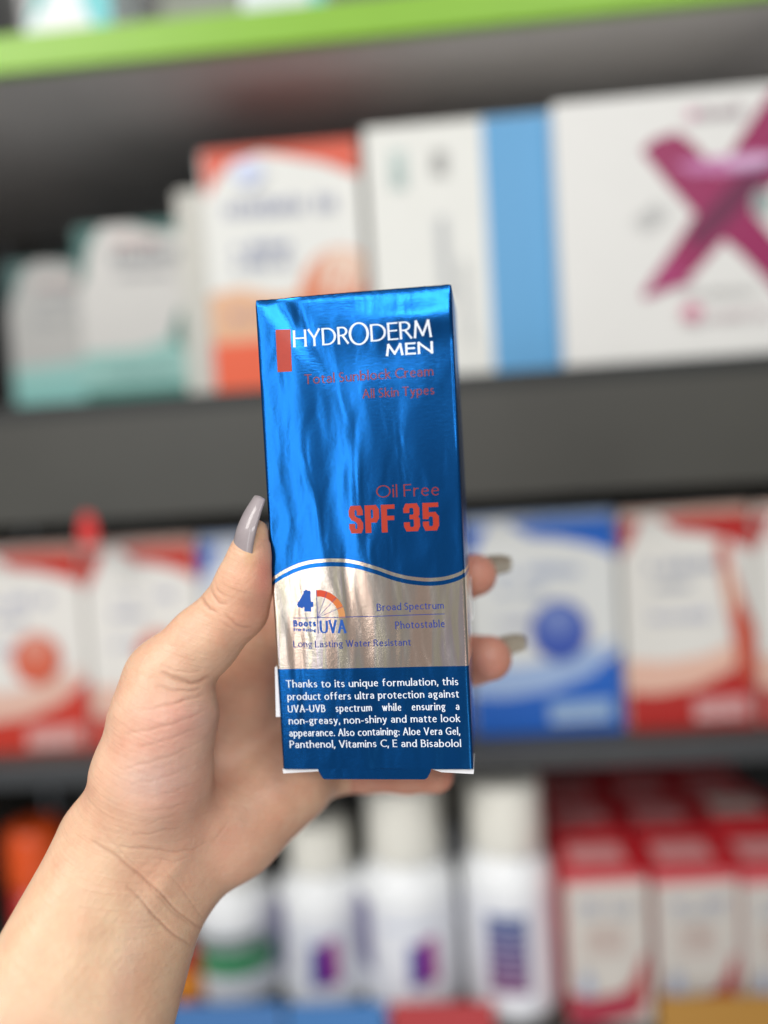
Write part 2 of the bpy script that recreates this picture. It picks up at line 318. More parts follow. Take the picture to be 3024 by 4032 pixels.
# orange tub and things behind the forearm
tub = empty('orange_tub', (S(30, 1900, Y0+.03)[0], Y0+.06, z4t), 'round orange tub with a red base at the far left of the lowest shelf', 'tub')
c_ = S(32, 1900, Y0+.03); zt_ = c_[2]+.028-z4t
lathe('tub_body', [(.017, 0), (.0185, .003), (.0185, zt_-.045)], c_[0], Y0+.06, z4t, mat('red_tub', srgb(190, 44, 40), .35), tub)
lathe('tub_lid', [(.019, zt_-.0445), (.0205, zt_-.042), (.0205, zt_-.008), (.018, zt_-.001), (.012, zt_)], c_[0], Y0+.06, z4t, mat('orange_lid', srgb(226, 84, 28), .35), tub)
tub = empty('amber_tub', (S(388, 2100, Y0+.03)[0], Y0+.05, z4t), 'small amber tub between the forearm and the green banded bottle', 'tub')
c_ = S(392, 2050, Y0+.02)
lathe('tub_body', [(.009, 0), (.0105, .002), (.0105, .026), (.009, .028)], c_[0], Y0+.03, z4t, mat('amber_tub', srgb(226, 140, 44), .35), tub)
lathe('tub_lid', [(.0095, .0282), (.0108, .03), (.0108, .038), (.009, .04)], c_[0], Y0+.03, z4t, mat('red_tub', srgb(190, 44, 40), .35), tub)

# red and cream cartons, four rows deep
RC = mat('red_card', srgb(196, 40, 48), .4, 0, .04, 80); CREAM = srgb(220, 212, 202)
rw = S(1400, 1890, Y0)[0]-S(1217, 1890, Y0)[0]
rowx = [S(1217, 1890, Y0)[0], S(1412, 1890, Y0)[0], S(1602, 1890, Y0)[0]]
htop = S(1400, 1886, Y0)[2]
rn = ['front', 'second', 'third', 'fourth']
cnm = ['left', 'middle', 'right']
for j in range(4):
    for i in range(3):
        x0 = rowx[i]; x1 = x0+rw; Y = Y0+.002+j*.052; dz = (.0, .002, -.001, .003)[j]
        if i == 2 and j == 1: dz += .004
        root = empty('red_cream_carton', ((x0+x1)/2, Y+.02, z4t), '%s red and cream carton in the %s row of the lowest shelf at right' % (cnm[i], rn[j]), 'carton', 'red and cream cartons stacked in rows')
        zt = htop+dz
        boxobj('carton_body', x0, x1, Y, Y+.048, z4t, zt, RC, root, .0008)
        pale = mat('lid_print', srgb(214, 150, 150) if not (i == 2 and j == 1) else srgb(222, 206, 198), .4)
        boxobj('top_print', x0+.007, x1-.010, Y+.012, Y+.036, zt-.0001, zt+.0004, pale, root, 0)
        if j == 0:
            v0 = (1217, 1412, 1602)[i]; v1 = v0+183
            art = [([(v0-20, 1890), (v1+20, 1880), (v1+20, 2240), (v0-20, 2240)], (212, 204, 196)), ([(v0-20, 1915), (v1+20, 1900), (v1+20, 1800), (v0-20, 1800)], (214, 96, 102)),
                   ([(v0+12, 1912), (v1-12, 1902), (v1-8, 2000), (v1-22, 2060), (v1-50, 2120), (v0+100, 2156), (v0+40, 2160), (v0+16, 2150), (v0+12, 2000)], (216, 210, 202)),
                   ([(v0-10, 1912), (v0+14, 1912), (v0+18, 2230), (v0-10, 2230)], (206, 200, 192)),
                   ([(v1-10, 1902), (v1+20, 1902), (v1+20, 2080), (v1-12, 2060)], (206, 196, 188)),
                   ([(v1-14, 2070), (v1-2, 2060), (v1-6, 2170), (v1-30, 2180), (v1-52, 2146), (v1-28, 2110)], (178, 40, 46)),
                   ([(v0+14, 2146), (v0+60, 2158), (v1-40, 2140), (v1-10, 2190), (v0+20, 2230)], (172, 40, 66))]
            art += TXT(v0+38, v1-30, 1962, 14, (150, 156, 186), -.05, i) + TXT(v0+38, v1-30, 1982, 12, (172, 186, 200), -.05, i+4)
            for q in range(4): art += TXT(v0+50, v1-52, 2014+q*16, 9, (206, 168, 158), -.05, i+q)
            art += [([(v0+38, 2150), (v0+42, 2110), (v0+54, 2100), (v0+62, 2112), (v0+66, 2150)], (170, 182, 208))]
            printed(root, Y, art, (x0+.0003, x1-.0003, z4t+.0003, zt-.0003))
for i in range(2):
    x0 = rowx[0]+i*.055
    boxobj('dark_red_carton', x0+.003, x0+.05, Y0+.215, Y0+.255, z4t, htop+.034-i*.004, mat('dark_red_card', srgb(150, 18, 26) if i else srgb(96, 26, 34), .4), None, .001,
           label=('tall bright red' if i else 'tall dark maroon')+' carton at the back of the lowest shelf behind the rows', category='carton')

# ================================================================== FOIL BOX
BW, BD = .055, .034
AS = 2.444; BH = BW*AS
def rodr(v):
    t = np.linalg.norm(v); k = v/t; K = np.array([[0, -k[2], k[1]], [k[2], 0, -k[0]], [-k[1], k[0], 0]])
    return np.eye(3)+math.sin(t)*K+(1-math.cos(t))*K@K
BR = rodr(np.array([.063, .129, -.047])); BT = np.array([-.101, .117, 3.924])*BW
def b2c(u, v, d): return BR @ np.array((u-BW/2, v-BH/2, d)) + BT
def B(u, v, d): return Vector(c2w(b2c(u, v, d)))
def px2uv(px, py):
    r = np.array(((px-1512)/F, (py-2016)/F, 1.)); n = BR[:, 2]
    t = np.dot(BT, n)/np.dot(r, n); q = BR.T @ (r*t-BT)
    return q[0]+BW/2, q[1]+BH/2
def bulge(u, v):                                # relief of the crinkled front panel, metres towards the viewer
    s, t = u/BW, v/BH
    edge = min(1, (s*(1-s)*4)*2.2)*min(1, t*6)
    h = .00052*math.sin(math.pi*s)*math.sin(math.pi*min(1, t*1.05))
    up = max(0, 1-t*1.15)
    h += edge*(.00011*math.sin(19*s+3.2*math.sin(3.1*t+.4)+1.0)*(1-.72*max(0, s-.45)*1.8)
               + .00006*math.sin(33*s-5*t+2*math.sin(5.3*t)) * (1-.8*max(0, s-.5)*2)
               + .00016*math.sin(7*s+6.5*t+.6))
    h -= .0008*math.exp(-((s-.10-1.5*t)/.07)**2-(t/.13)**2)          # corner crease
    h += .00085*math.exp(-((s-.80)/.26)**2-((t-.062)/.034)**2)
    h -= .00025*math.exp(-((s-.55)/.3)**2-((t-.13)/.05)**2)
    h -= .0003*math.exp(-((s-.97)/.10)**2-((t-.20)/.12)**2)
    h += .00018*math.exp(-((s-.50)/.05)**2-((t-.36)/.05)**2)
    return h
foilbox = empty('sunblock_carton', B(BW/2, BH, BD/2), 'metallic blue and silver foil cream carton held upright in the hand', 'carton')

# foil material, printed in blue over silver
fm = bpy.data.materials.new('printed_foil'); fm.use_nodes = True; nt = fm.node_tree; N = nt.nodes; Lk = nt.links
bs = N['Principled BSDF']
at = N.new('ShaderNodeAttribute'); at.attribute_name = 'foil_uv'
sp = N.new('ShaderNodeSeparateXYZ'); Lk.new(at.outputs['Vector'], sp.inputs[0])
def fcurve(pts):
    n = N.new('ShaderNodeFloatCurve'); c = n.mapping.curves[0]
    c.points[0].location = pts[0]; c.points[1].location = pts[-1]
    for p in pts[1:-1]: c.points.new(*p)
    n.mapping.update(); n.inputs['Factor'].default_value = 1; Lk.new(sp.outputs[0], n.inputs['Value']); return n
def mth(op, a, b=None):
    n = N.new('ShaderNodeMath'); n.operation = op
    for i, q in enumerate((a, b)):
        if q is None: continue
        if isinstance(q, (int, float)): n.inputs[i].default_value = q
        else: Lk.new(q, n.inputs[i])
    return n.outputs[0]
def curvepts(pp): 
    o = []
    for p in pp:
        u, v = px2uv(*p); o.append((min(1, max(0, u/BW)), v/BH))
    return o
# wave lines traced: top of silver line / top of blue line / bottom of blue line
sil = [(1076, 2271), (1132, 2237), (1200, 2211), (1260, 2201), (1340, 2199), (1400, 2206), (1480, 2228), (1560, 2256), (1640, 2272), (1720, 2274), (1780, 2263), (1832, 2243)]
def off(pp, d): return curvepts([(x, y+d(i)) for i, (x, y) in enumerate(pp)])
c1 = fcurve(off(sil, lambda i: 0)); c2 = fcurve(off(sil, lambda i: 14)); c3 = fcurve(off(sil, lambda i: 31))
vv_ = sp.outputs[1]
u0, vlow = px2uv(1475, 2628)
blueA = mth('LESS_THAN', vv_, c1.outputs[0])
inB = mth('MULTIPLY', mth('GREATER_THAN', vv_, c2.outputs[0]), mth('LESS_THAN', vv_, c3.outputs[0]))
inC = mth('GREATER_THAN', vv_, vlow/BH)
ink = mth('MINIMUM', mth('ADD', mth('ADD', blueA, inB), inC), 1.0)
tc = N.new('ShaderNodeTexCoord')
mp = N.new('ShaderNodeMapping'); mp.inputs['Scale'].default_value = (260, 2600, 1); Lk.new(at.outputs['Vector'], mp.inputs['Vector'])
# at.x in 0..1 of width, at.y in 0..1 of height
n1 = N.new('ShaderNodeTexNoise'); n1.inputs['Scale'].default_value = .12; n1.inputs['Detail'].default_value = 5; Lk.new(mp.outputs[0], n1.inputs['Vector'])
mp2 = N.new('ShaderNodeMapping'); mp2.inputs['Scale'].default_value = (7, 4.5, 1); Lk.new(at.outputs['Vector'], mp2.inputs['Vector'])
n2 = N.new('ShaderNodeTexNoise'); n2.inputs['Scale'].default_value = 1.3; n2.inputs['Detail'].default_value = 1.2; n2.inputs['Distortion'].default_value = .6; Lk.new(mp2.outputs[0], n2.inputs['Vector'])
n3 = N.new('ShaderNodeTexNoise'); n3.inputs['Scale'].default_value = 900; n3.inputs['Detail'].default_value = 2; Lk.new(tc.outputs['Object'], n3.inputs['Vector'])
b1 = N.new('ShaderNodeBump'); b1.inputs['Strength'].default_value = .20; b1.inputs['Distance'].default_value = .0016; Lk.new(n2.outputs['Fac'], b1.inputs['Height'])
b2 = N.new('ShaderNodeBump'); b2.inputs['Strength'].default_value = .10; b2.inputs['Distance'].default_value = .0002; Lk.new(n1.outputs['Fac'], b2.inputs['Height']); Lk.new(b1.outputs[0], b2.inputs['Normal'])
b3 = N.new('ShaderNodeBump'); b3.inputs['Strength'].default_value = .06; b3.inputs['Distance'].default_value = .0003; Lk.new(n3.outputs['Fac'], b3.inputs['Height']); Lk.new(b2.outputs[0], b3.inputs['Normal'])
Lk.new(b3.outputs[0], bs.inputs['Normal'])
# skin-toned, faintly rainbow reflections painted into the bare silver foil
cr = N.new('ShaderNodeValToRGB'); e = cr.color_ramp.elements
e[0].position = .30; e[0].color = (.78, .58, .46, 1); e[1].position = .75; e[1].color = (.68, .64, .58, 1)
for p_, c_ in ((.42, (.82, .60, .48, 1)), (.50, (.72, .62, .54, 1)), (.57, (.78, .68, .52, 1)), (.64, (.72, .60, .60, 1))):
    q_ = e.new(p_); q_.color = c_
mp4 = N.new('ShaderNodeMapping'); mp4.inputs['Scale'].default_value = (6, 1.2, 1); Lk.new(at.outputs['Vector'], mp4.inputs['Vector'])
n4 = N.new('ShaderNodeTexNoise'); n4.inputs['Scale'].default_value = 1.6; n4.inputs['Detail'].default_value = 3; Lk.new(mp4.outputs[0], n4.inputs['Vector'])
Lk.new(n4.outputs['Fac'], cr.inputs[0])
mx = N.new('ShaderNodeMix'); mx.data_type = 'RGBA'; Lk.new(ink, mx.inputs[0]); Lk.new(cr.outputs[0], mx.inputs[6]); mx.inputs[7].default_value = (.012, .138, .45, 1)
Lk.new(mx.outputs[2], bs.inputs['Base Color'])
bs.inputs['Metallic'].default_value = 1
bs.inputs['Roughness'].default_value = .26
bs.inputs['Coat Weight'].default_value = .0; bs.inputs['Coat Roughness'].default_value = .12

def foil_body():
    NU, NV, NS, RAD = 110, 260, 8, .0007
    ring = []                                  # (u, d, nu, nd, s_for_uv)
    for i in range(NU+1): u = RAD+(BW-2*RAD)*i/NU; ring.append((u, 0, u/BW, 1))
    for i in range(1, 5): a = math.pi/2*i/5; ring.append((BW-RAD+RAD*math.sin(a), RAD-RAD*math.cos(a), 1.0, 0))
    for i in range(NS+1): ring.append((BW, RAD+(BD-2*RAD)*i/NS, .999, 0))
    for i in range(1, 4): a = math.pi/2*i/4; ring.append((BW-RAD+RAD*math.cos(a), BD-RAD+RAD*math.sin(a), .99, 0))
    for i in range(NS+1): ring.append((BW-RAD-(BW-2*RAD)*i/NS, BD, 1-i/NS, 0))
    for i in range(1, 4): a = math.pi/2*i/4; ring.append((RAD-RAD*math.sin(a), BD-RAD+RAD*math.cos(a), .01, 0))
    for i in range(NS+1): ring.append((0, BD-RAD-(BD-2*RAD)*i/NS, .001, 0))
    for i in range(1, 5): a = math.pi/2*i/5; ring.append((RAD-RAD*math.cos(a), RAD-RAD*math.sin(a), .0, 0))
    n = len(ring); vs, uv, fs = [], [], []
    for j in range(NV+1):
        v = BH*j/NV; t = v/BH
        for (u, d, s, fr) in ring:
            dd = d
            if fr: dd = d-bulge(u, v)
            uu = u
            if not fr and d > .0005 and d < BD-.0005:
                k = .0009*math.sin(math.pi*d/BD)*math.sin(math.pi*min(1, t+.02))
                uu += k if u > BW/2 else -k*.3
            vtop = v
            if j < 4: 
                ins = (4-j)/4; sh = .0003*ins*ins
                dd = dd+(sh if dd < BD/2 else -sh); uu = uu+(sh*.5 if u < BW/2 else -sh*.5)
                vtop = v+.00006*math.sin(u*900)*ins*.5+.00004*math.sin(u*2300+1)
            vs.append(B(uu, vtop, dd)); uv.append((s, t, 0))
    for j in range(NV):
        for i in range(n):
            k = (i+1) % n; fs.append((j*n+i, j*n+k, (j+1)*n+k, (j+1)*n+i))
    fs.append(list(range(n))[::-1])
    me = mesh('carton_body', vs, fs)
    a = me.attributes.new('foil_uv', 'FLOAT_VECTOR', 'POINT'); a.data.foreach_set('vector', np.array(uv).ravel())
    o = link('carton_body', me, foilbox, [fm], True)
    return o
foil_body()
paper = mat('white_card', srgb(232, 233, 236), .6, 0, .04, 300)
# bottom tuck tab, foil printed
def tuck():
    pts = [px2uv(1250, 3030), px2uv(1254, 3042), px2uv(1268, 3066), px2uv(1276, 3071), px2uv(1672, 3072), px2uv(1682, 3066), px2uv(1694, 3044), px2uv(1698, 3030)]
    vs = [B(u, max(v, BH-.0004), -.0001+(.0006 if v > BH else 0)) for u, v in pts]+[B(u, max(v, BH-.0004), .0004+(.0006 if v > BH else 0)) for u, v in pts]
    n = len(pts); fs = [list(range(n)), list(range(n, 2*n))[::-1]]+[(i, i+n, (i+1) % n+n, (i+1) % n) for i in range(n)]
    me = mesh('tuck_tab', vs, fs); a = me.attributes.new('foil_uv', 'FLOAT_VECTOR', 'POINT')
    a.data.foreach_set('vector', np.array([(u/BW, v/BH, 0) for u, v in pts]*2).ravel())
    link('tuck_tab', me, foilbox, [fm])
tuck()
def slab(name, pts, d0, th, m, lab=None):
    vs = [B(u, v, d0) for u, v in pts]+[B(u, v, d0+th) for u, v in pts]; n = len(pts)
    fs = [list(range(n)), list(range(n, 2*n))[::-1]]+[(i, i+n, (i+1) % n+n, (i+1) % n) for i in range(n)]
    me = mesh(name, vs, fs); return link(name, me, foilbox, [m], label=lab)
slab('bottom_panel', [(.0006, BH-.0002), (BW-.0006, BH-.0002), (BW-.0006, BH+.0003), (.0006, BH+.0003)], .0009, BD-.002, paper)
slab('dust_flap', [(-.0003, BH+.0004), (.0125, BH+.0004), (.0100, BH+.0010), (-.0001, BH+.0016)], .0006, .012, paper)
slab('dust_flap', [(BW-.0115, BH+.0004), (BW+.0002, BH+.0004), (BW, BH+.0017), (BW-.009, BH+.0012)], .0006, .012, paper)
ua, va = px2uv(1079, 2632); ub, vb_ = px2uv(1098, 2828)
slab('side_sticker', [(ua-.0001, va), (.0004, va), (.0004, vb_), (ub-.0012, vb_)], .0012, .016, paper)
slab('side_sticker', [(BW-.0002, px2uv(1835, 2330)[1]), (BW+.0009, px2uv(1835, 2340)[1]), (BW+.0013, px2uv(1850, 2500)[1]), (BW-.0002, px2uv(1850, 2520)[1])], .022, .010, paper)

# ---- stroke lettering drawn with a broad nib
def A_(cx_, cy_, rx, ry, a0, a1, n=12): return [(cx_+rx*math.cos(math.radians(a0+(a1-a0)*i/n)), cy_+ry*math.sin(math.radians(a0+(a1-a0)*i/n))) for i in range(n+1)]
X = .66
G = {
 'H': (.70, [[(0, 0), (0, 1)], [(.70, 0), (.70, 1)], [(0, .52), (.70, .52)]]),
 'Y': (.66, [[(0, 1), (.33, .45)], [(.66, 1), (.33, .45)], [(.33, .48), (.33, 0)]]),
 'D': (.74, [[(0, 0), (0, 1)], [(0, 1), (.25, 1)]+A_(.25, .5, .49, .5, 90, -90, 18)+[(0, 0)]]),
 'R': (.56, [[(0, 0), (0, 1)], [(0, 1), (.22, 1)]+A_(.22, .75, .27, .25, 90, -90)+[(0, .5)], [(.24, .5), (.56, 0)]]),
 'O': (.90, [A_(.45, .5, .45, .5, 0, 360, 32)]),
 'E': (.46, [[(0, 0), (0, 1)], [(0, 1), (.46, 1)], [(0, .53), (.42, .53)], [(0, 0), (.46, 0)]]),
 'M': (.86, [[(0, 0), (.10, 1)], [(.10, 1), (.43, .12)], [(.43, .12), (.76, 1)], [(.76, 1), (.86, 0)]]),
 'N': (.72, [[(0, 0), (0, 1)], [(0, 1), (.72, 0)], [(.72, 0), (.72, 1)]]),
 'T': (.60, [[(.30, 0), (.30, 1)], [(0, 1), (.60, 1)]]),
 'S': (.46, [A_(.24, .745, .20, .255, 40, 270, 14)+A_(.22, .25, .23, .245, 90, -140, 14)[1:]]),
 'C': (.66, [A_(.46, .5, .46, .5, 52, 308, 24)]),
 'A': (.70, [[(0, 0), (.35, 1)], [(.35, 1), (.70, 0)], [(.13, .36), (.57, .36)]]),
 'F': (.44, [[(0, 0), (0, 1)], [(0, 1), (.44, 1)], [(0, .52), (.40, .52)]]),
 'P': (.50, [[(0, 0), (0, 1)], [(0, 1), (.22, 1)]+A_(.22, .73, .28, .27, 90, -90)+[(0, .46)]]),
 'U': (.68, [[(0, 1), (0, .32)]+A_(.34, .32, .34, .32, 180, 360, 14)+[(.68, 1)]]),
 'V': (.68, [[(0, 1), (.34, 0)], [(.34, 0), (.68, 1)]]),
 'W': (1.0, [[(0, 1), (.27, 0)], [(.27, 0), (.50, .95)], [(.50, .95), (.73, 0)], [(.73, 0), (1.0, 1)]]),
 'L': (.44, [[(0, 1), (0, 0)], [(0, 0), (.44, 0)]]),
 'B': (.54, [[(0, 0), (0, 1)], [(0, 1), (.20, 1)]+A_(.20, .765, .25, .235, 90, -90)+[(0, .53)], [(.20, .53)]+A_(.24, .265, .30, .265, 90, -90)+[(0, 0)]]),
 'G': (.72, [A_(.46, .5, .46, .5, 50, 300, 22)+[(.70, .10)], [(.70, .07), (.70, .46)], [(.70, .44), (.50, .44)]]),
 'a': (.42, [A_(.20, .46, .19, .20, 150, 0, 10)+[(.40, .10), (.42, 0)], [(.40, .40), (.22, .37)]+A_(.18, .19, .18, .18, 90, 270, 10)+[(.30, .03), (.40, .14)]]),
 'b': (.50, [[(0, 1.04), (0, 0)], A_(.25, .33, .25, .33, 165, -165, 20)]),
 'c': (.42, [A_(.28, .33, .28, .33, 55, 305, 18)]),
 'd': (.50, [[(.50, 1.04), (.50, 0)], A_(.25, .33, .25, .33, 15, 345, 20)]),
 'e': (.46, [[(.02, .36), (.46, .38)]+A_(.25, .35, .21, .31, 5, 180, 14)+A_(.27, .33, .25, .33, 180, 310, 12)]),
 'f': (.30, [[(.10, 0), (.10, .82)]+A_(.26, .84, .16, .20, 180, 75, 8), [(0, X), (.28, X)]]),
 'g': (.48, [A_(.20, .43, .19, .23, 0, 360, 20), [(.34, .62), (.48, .64)], [(.14, .21), (.10, .12), (.20, .06), (.36, .04)]+A_(.25, -.13, .20, .16, 60, -270, 18)]),
 'h': (.46, [[(0, 0), (0, 1.04)], [(0, .40)]+A_(.24, .42, .22, .24, 150, 0, 10)+[(.46, 0)]]),
 'i': (.0, [[(0, 0), (0, X)], [(0, .90), (0, .985)]]),
 'k': (.44, [[(0, 0), (0, 1.04)], [(.38, X), (.03, .34)], [(.12, .40), (.44, 0)]]),
 'l': (.0, [[(0, 0), (0, 1.04)]]),
 'm': (.78, [[(0, 0), (0, X)], [(0, .40)]+A_(.21, .44, .18, .22, 150, 0, 10)+[(.39, 0)], [(.39, .40)]+A_(.60, .44, .18, .22, 150, 0, 10)+[(.78, 0)]]),
 'n': (.46, [[(0, 0), (0, X)], [(0, .40)]+A_(.24, .42, .22, .24, 150, 0, 10)+[(.46, 0)]]),
 'o': (.56, [A_(.28, .33, .28, .33, 0, 360, 24)]),
 'p': (.50, [[(0, -.32), (0, X)], A_(.25, .33, .25, .33, 165, -165, 20)]),
 'q': (.50, [[(.50, -.32), (.50, X)], A_(.25, .33, .25, .33, 15, 345, 20)]),
 'r': (.28, [[(0, 0), (0, X)], [(0, .38)]+A_(.22, .40, .20, .25, 150, 70, 6)]),
 's': (.34, [A_(.18, .49, .15, .17, 40, 270, 10)+A_(.17, .165, .165, .155, 90, -140, 10)[1:]]),
 't': (.28, [[(.10, .86), (.10, .18)]+A_(.24, .16, .14, .16, 180, 290, 8), [(0, X), (.28, X)]]),
 'u': (.46, [[(0, X), (0, .24)]+A_(.22, .24, .22, .24, 180, 330, 10)+[(.46, .26)], [(.46, 0), (.46, X)]]),
 'v': (.44, [[(0, X), (.22, 0)], [(.22, 0), (.44, X)]]),
 'w': (.72, [[(0, X), (.19, 0)], [(.19, 0), (.36, .62)], [(.36, .62), (.53, 0)], [(.53, 0), (.72, X)]]),
 'y': (.44, [[(0, X), (.23, .04)], [(.44, X), (.20, -.12), (.08, -.30), (-.02, -.32)]]),
 '3': (.50, [A_(.24, .75, .24, .25, 165, -90, 16), [(.20, .50)]+A_(.24, .26, .27, .26, 90, -165, 16)]),
 '4': (.58, [[(.42, 0), (.42, 1)], [(.42, 1), (0, .28)], [(0, .28), (.58, .28)]]),
 '5': (.50, [[(.48, 1), (.05, 1)], [(.05, 1), (.04, .52)], [(.04, .50), (.10, .60)]+A_(.23, .32, .27, .32, 100, -165, 18)]),
 ',': (.0, [[(.02, .06), (-.03, -.18)]]), '.': (.0, [[(0, 0), (0, .06)]]), ':': (.0, [[(0, 0), (0, .06)], [(0, .50), (0, .56)]]), '-': (.24, [[(0, .32), (.24, .32)]]),
}
_so = [0]
def lettering(text, p0, p1, caph, m, nib=(.105, .07), gap=.17, space=.30, xs=None, flare=.16, name='lettering', sc0=None):
    """text with its baseline from photo point p0 to p1, cap height caph in photo pixels"""
    a = np.array(px2uv(*p0)); b = np.array(px2uv(*p1)); k = BW/775.
    ch = caph*k; L = np.linalg.norm(b-a)/ch; ex = (b-a)/np.linalg.norm(b-a); ey = np.array((ex[1], -ex[0]))
    wg = sum(G[c][0] for c in text if c != ' '); ng = len([c for c in text if c != ' '])
    nadv = len(text)-1; nsp = text.count(' ')
    fixed = ng*nib[0]+gap*(nadv-nsp)-0
    if xs is None: xs = (L-fixed)/(wg+nsp*space); spc = space*xs
    else: spc = (L-fixed-wg*xs)/max(1, nsp)
    x = 0; vs, fs = [], []
    sy = 1-nib[1]
    for c in text:
        if c == ' ': x += spc; continue
        gw, strokes = G[c]
        for st in strokes:
            pts = [(x+nib[0]/2+q[0]*xs, nib[1]/2+q[1]*sy) for q in st]
            closed = len(pts) > 8 and math.hypot(pts[0][0]-pts[-1][0], pts[0][1]-pts[-1][1]) < 1e-4
            _so[0] += 1; dz = .00007+.0000016*(_so[0] % 12); i0 = len(vs)
            straight = len(pts) == 2
            if straight:
                q0, q1 = pts; pts = [tuple(q0[i]+(q1[i]-q0[i])*t for i in (0, 1)) for t in (0, .12, .24, .37, .5, .63, .76, .88, 1)]
                d = np.array(q1)-np.array(q0); d = d/max(1e-9, np.linalg.norm(d))
                e_ = .5*nib[1] if abs(d[1]) > .5 else .46*nib[0]
                if text != 'x': pts[0] = (pts[0][0]-d[0]*e_, pts[0][1]-d[1]*e_); pts[-1] = (pts[-1][0]+d[0]*e_, pts[-1][1]+d[1]*e_)
            elif not closed:
                for ei, ej in ((0, 1), (-1, -2)):
                    d = np.array(pts[ei])-np.array(pts[ej]); d = d/max(1e-9, np.linalg.norm(d)); e_ = .34*abs(d[0])*nib[0]
                    pts[ei] = (pts[ei][0]+d[0]*e_, pts[ei][1]+d[1]*e_)
            for i, q in enumerate(pts):
                if closed: A, C = pts[i-1 if i else -2], pts[i+1 if i < len(pts)-1 else 1]
                else: A, C = pts[max(0, i-1)], pts[min(len(pts)-1, i+1)]
                d = np.array(C)-np.array(A); d = d/max(1e-9, np.linalg.norm(d)); nn = np.array((-d[1], d[0]))
                hw = .5*math.hypot(nn[0]*nib[0], nn[1]*nib[1])
                if straight and i in (0, 8): hw *= 1+flare
                for sg in (1, -1):
                    w2 = np.array(q)+nn*hw*sg; uv = a+ex*w2[0]*ch+ey*w2[1]*ch
                    vs.append(B(uv[0], uv[1], -bulge(uv[0], uv[1])-dz))
            if nib[0] > .205 and not straight:
                del vs[i0:]
                for i in range(len(pts)-1):
                    q0, q1 = np.array(pts[i]), np.array(pts[i+1]); d = (q1-q0)/np.linalg.norm(q1-q0); nn = np.array((-d[1], d[0]))
                    hw = .5*math.hypot(nn[0]*nib[0], nn[1]*nib[1]); ex_ = .5*math.hypot(d[0]*nib[0], d[1]*nib[1])*.55
                    q0 = q0-d*ex_*(i > 0); q1 = q1+d*ex_*(i < len(pts)-2); i1 = len(vs)
                    for w2 in (q0+nn*hw, q0-nn*hw, q1-nn*hw, q1+nn*hw):
                        uv = a+ex*w2[0]*ch+ey*w2[1]*ch; vs.append(B(uv[0], uv[1], -bulge(uv[0], uv[1])-dz-i*.000003))
                    fs.append((i1, i1+1, i1+2, i1+3))
            else:
                for i in range(len(pts)-1): fs.append((i0+2*i, i0+2*i+1, i0+2*i+3, i0+2*i+2))
        x += gw*xs+nib[0]+gap
    return link(name, mesh(name, vs, fs), foilbox, [m])
G['\x01'] = (.46, [[(.46*a, b) for a, b in ((1, .68), (1, .86), (.85, 1), (.15, 1), (0, .86), (0, .68), (.2, .56), (.8, .44), (1, .32), (1, .14), (.85, 0), (.15, 0), (0, .14), (0, .32))]])
G['\x02'] = (.46, [[(0, 0), (0, 1)], [(.46*a, b) for a, b in ((0, 1), (.8, 1), (1, .88), (1, .56), (.8, .44), (0, .44))]])
G['\x03'] = (.46, [[(.46*a, b) for a, b in ((0, .70), (0, .86), (.15, 1), (.85, 1), (1, .86), (1, .64), (.85, .54), (.5, .52))], [(.46*a, b) for a, b in ((.5, .52), (.85, .50), (1, .40), (1, .14), (.85, 0), (.15, 0), (0, .14), (0, .30))]])
G['\x05'] = (.46, [[(.46, 1), (0, 1)], [(0, 1), (0, .50)], [(.46*a, b) for a, b in ((0, .50), (.2, .60), (.8, .60), (1, .48), (1, .14), (.85, 0), (.15, 0), (0, .14), (0, .30))]])
white_i = mat('white_ink', srgb(232, 238, 248), .4, 0, .03, 900); orange_i = mat('orange_ink', srgb(174, 46, 20), .38, 0, .12, 700)
red_i = mat('red_ink', srgb(136, 34, 32), .4, 0, .12, 700); blue_i = mat('blue_ink', srgb(14, 82, 172), .45); navy_i = mat('navy_ink', srgb(30, 54, 140), .5)
sc1 = 950/1659.
Z1 = lambda x, y: (950+x*sc1, 1080+y*sc1)
Z2 = lambda x, y: (1000+x*sc1, 2100+y*sc1)
lettering('HYDR', Z1(358, 502), Z1(742, 477), 116*sc1, white_i, (.135, .085), .085)
lettering('O', Z1(742, 491), Z1(882, 483), 152*sc1, white_i, (.115, .07), .085)
lettering('DERM', Z1(892, 464), Z1(1312, 432), 114*sc1, white_i, (.135, .085), .085)
lettering('MEN', Z1(995, 563), Z1(1320, 543), 80*sc1, white_i, (.20, .15), .16)
lettering('Total Sunblock Cream', Z1(438, 757), Z1(1322, 699), 66*sc1, red_i, (.13, .09), .14)
lettering('All Skin Types', Z1(836, 855), Z1(1328, 826), 62*sc1, red_i, (.13, .09), .14)
lettering('Oil Free', Z1(932, 1536), Z1(1362, 1519), 84*sc1, red_i, (.11, .08), .16)
lettering('\x01\x02F', Z1(748, 1781), Z1(1064, 1771), 190*sc1, orange_i, (.215, .155), .075, flare=0)
lettering('\x03', Z1(1122, 1768), Z1(1232, 1764), 190*sc1, orange_i, (.215, .155), .11, flare=0)
lettering('\x05', Z1(1252, 1763), Z1(1362, 1760), 190*sc1, orange_i, (.215, .155), .11, flare=0)
lettering('Broad Spectrum', Z2(848, 530), Z2(1306, 519), 50*sc1, navy_i, (.13, .09), .14)
lettering('Photostable', Z2(974, 656), Z2(1312, 645), 52*sc1, navy_i, (.13, .09), .14)
lettering('Long Lasting Water Resistant', Z2(272, 784), Z2(1080, 770), 48*sc1, navy_i, (.13, .09), .14)
lettering('4', Z2(302, 537), Z2(414, 535), 146*sc1, blue_i, (.34, .26), .1, flare=0)
lettering('Boots', Z2(271, 641), Z2(430, 638), 46*sc1, blue_i, (.26, .17), .12)
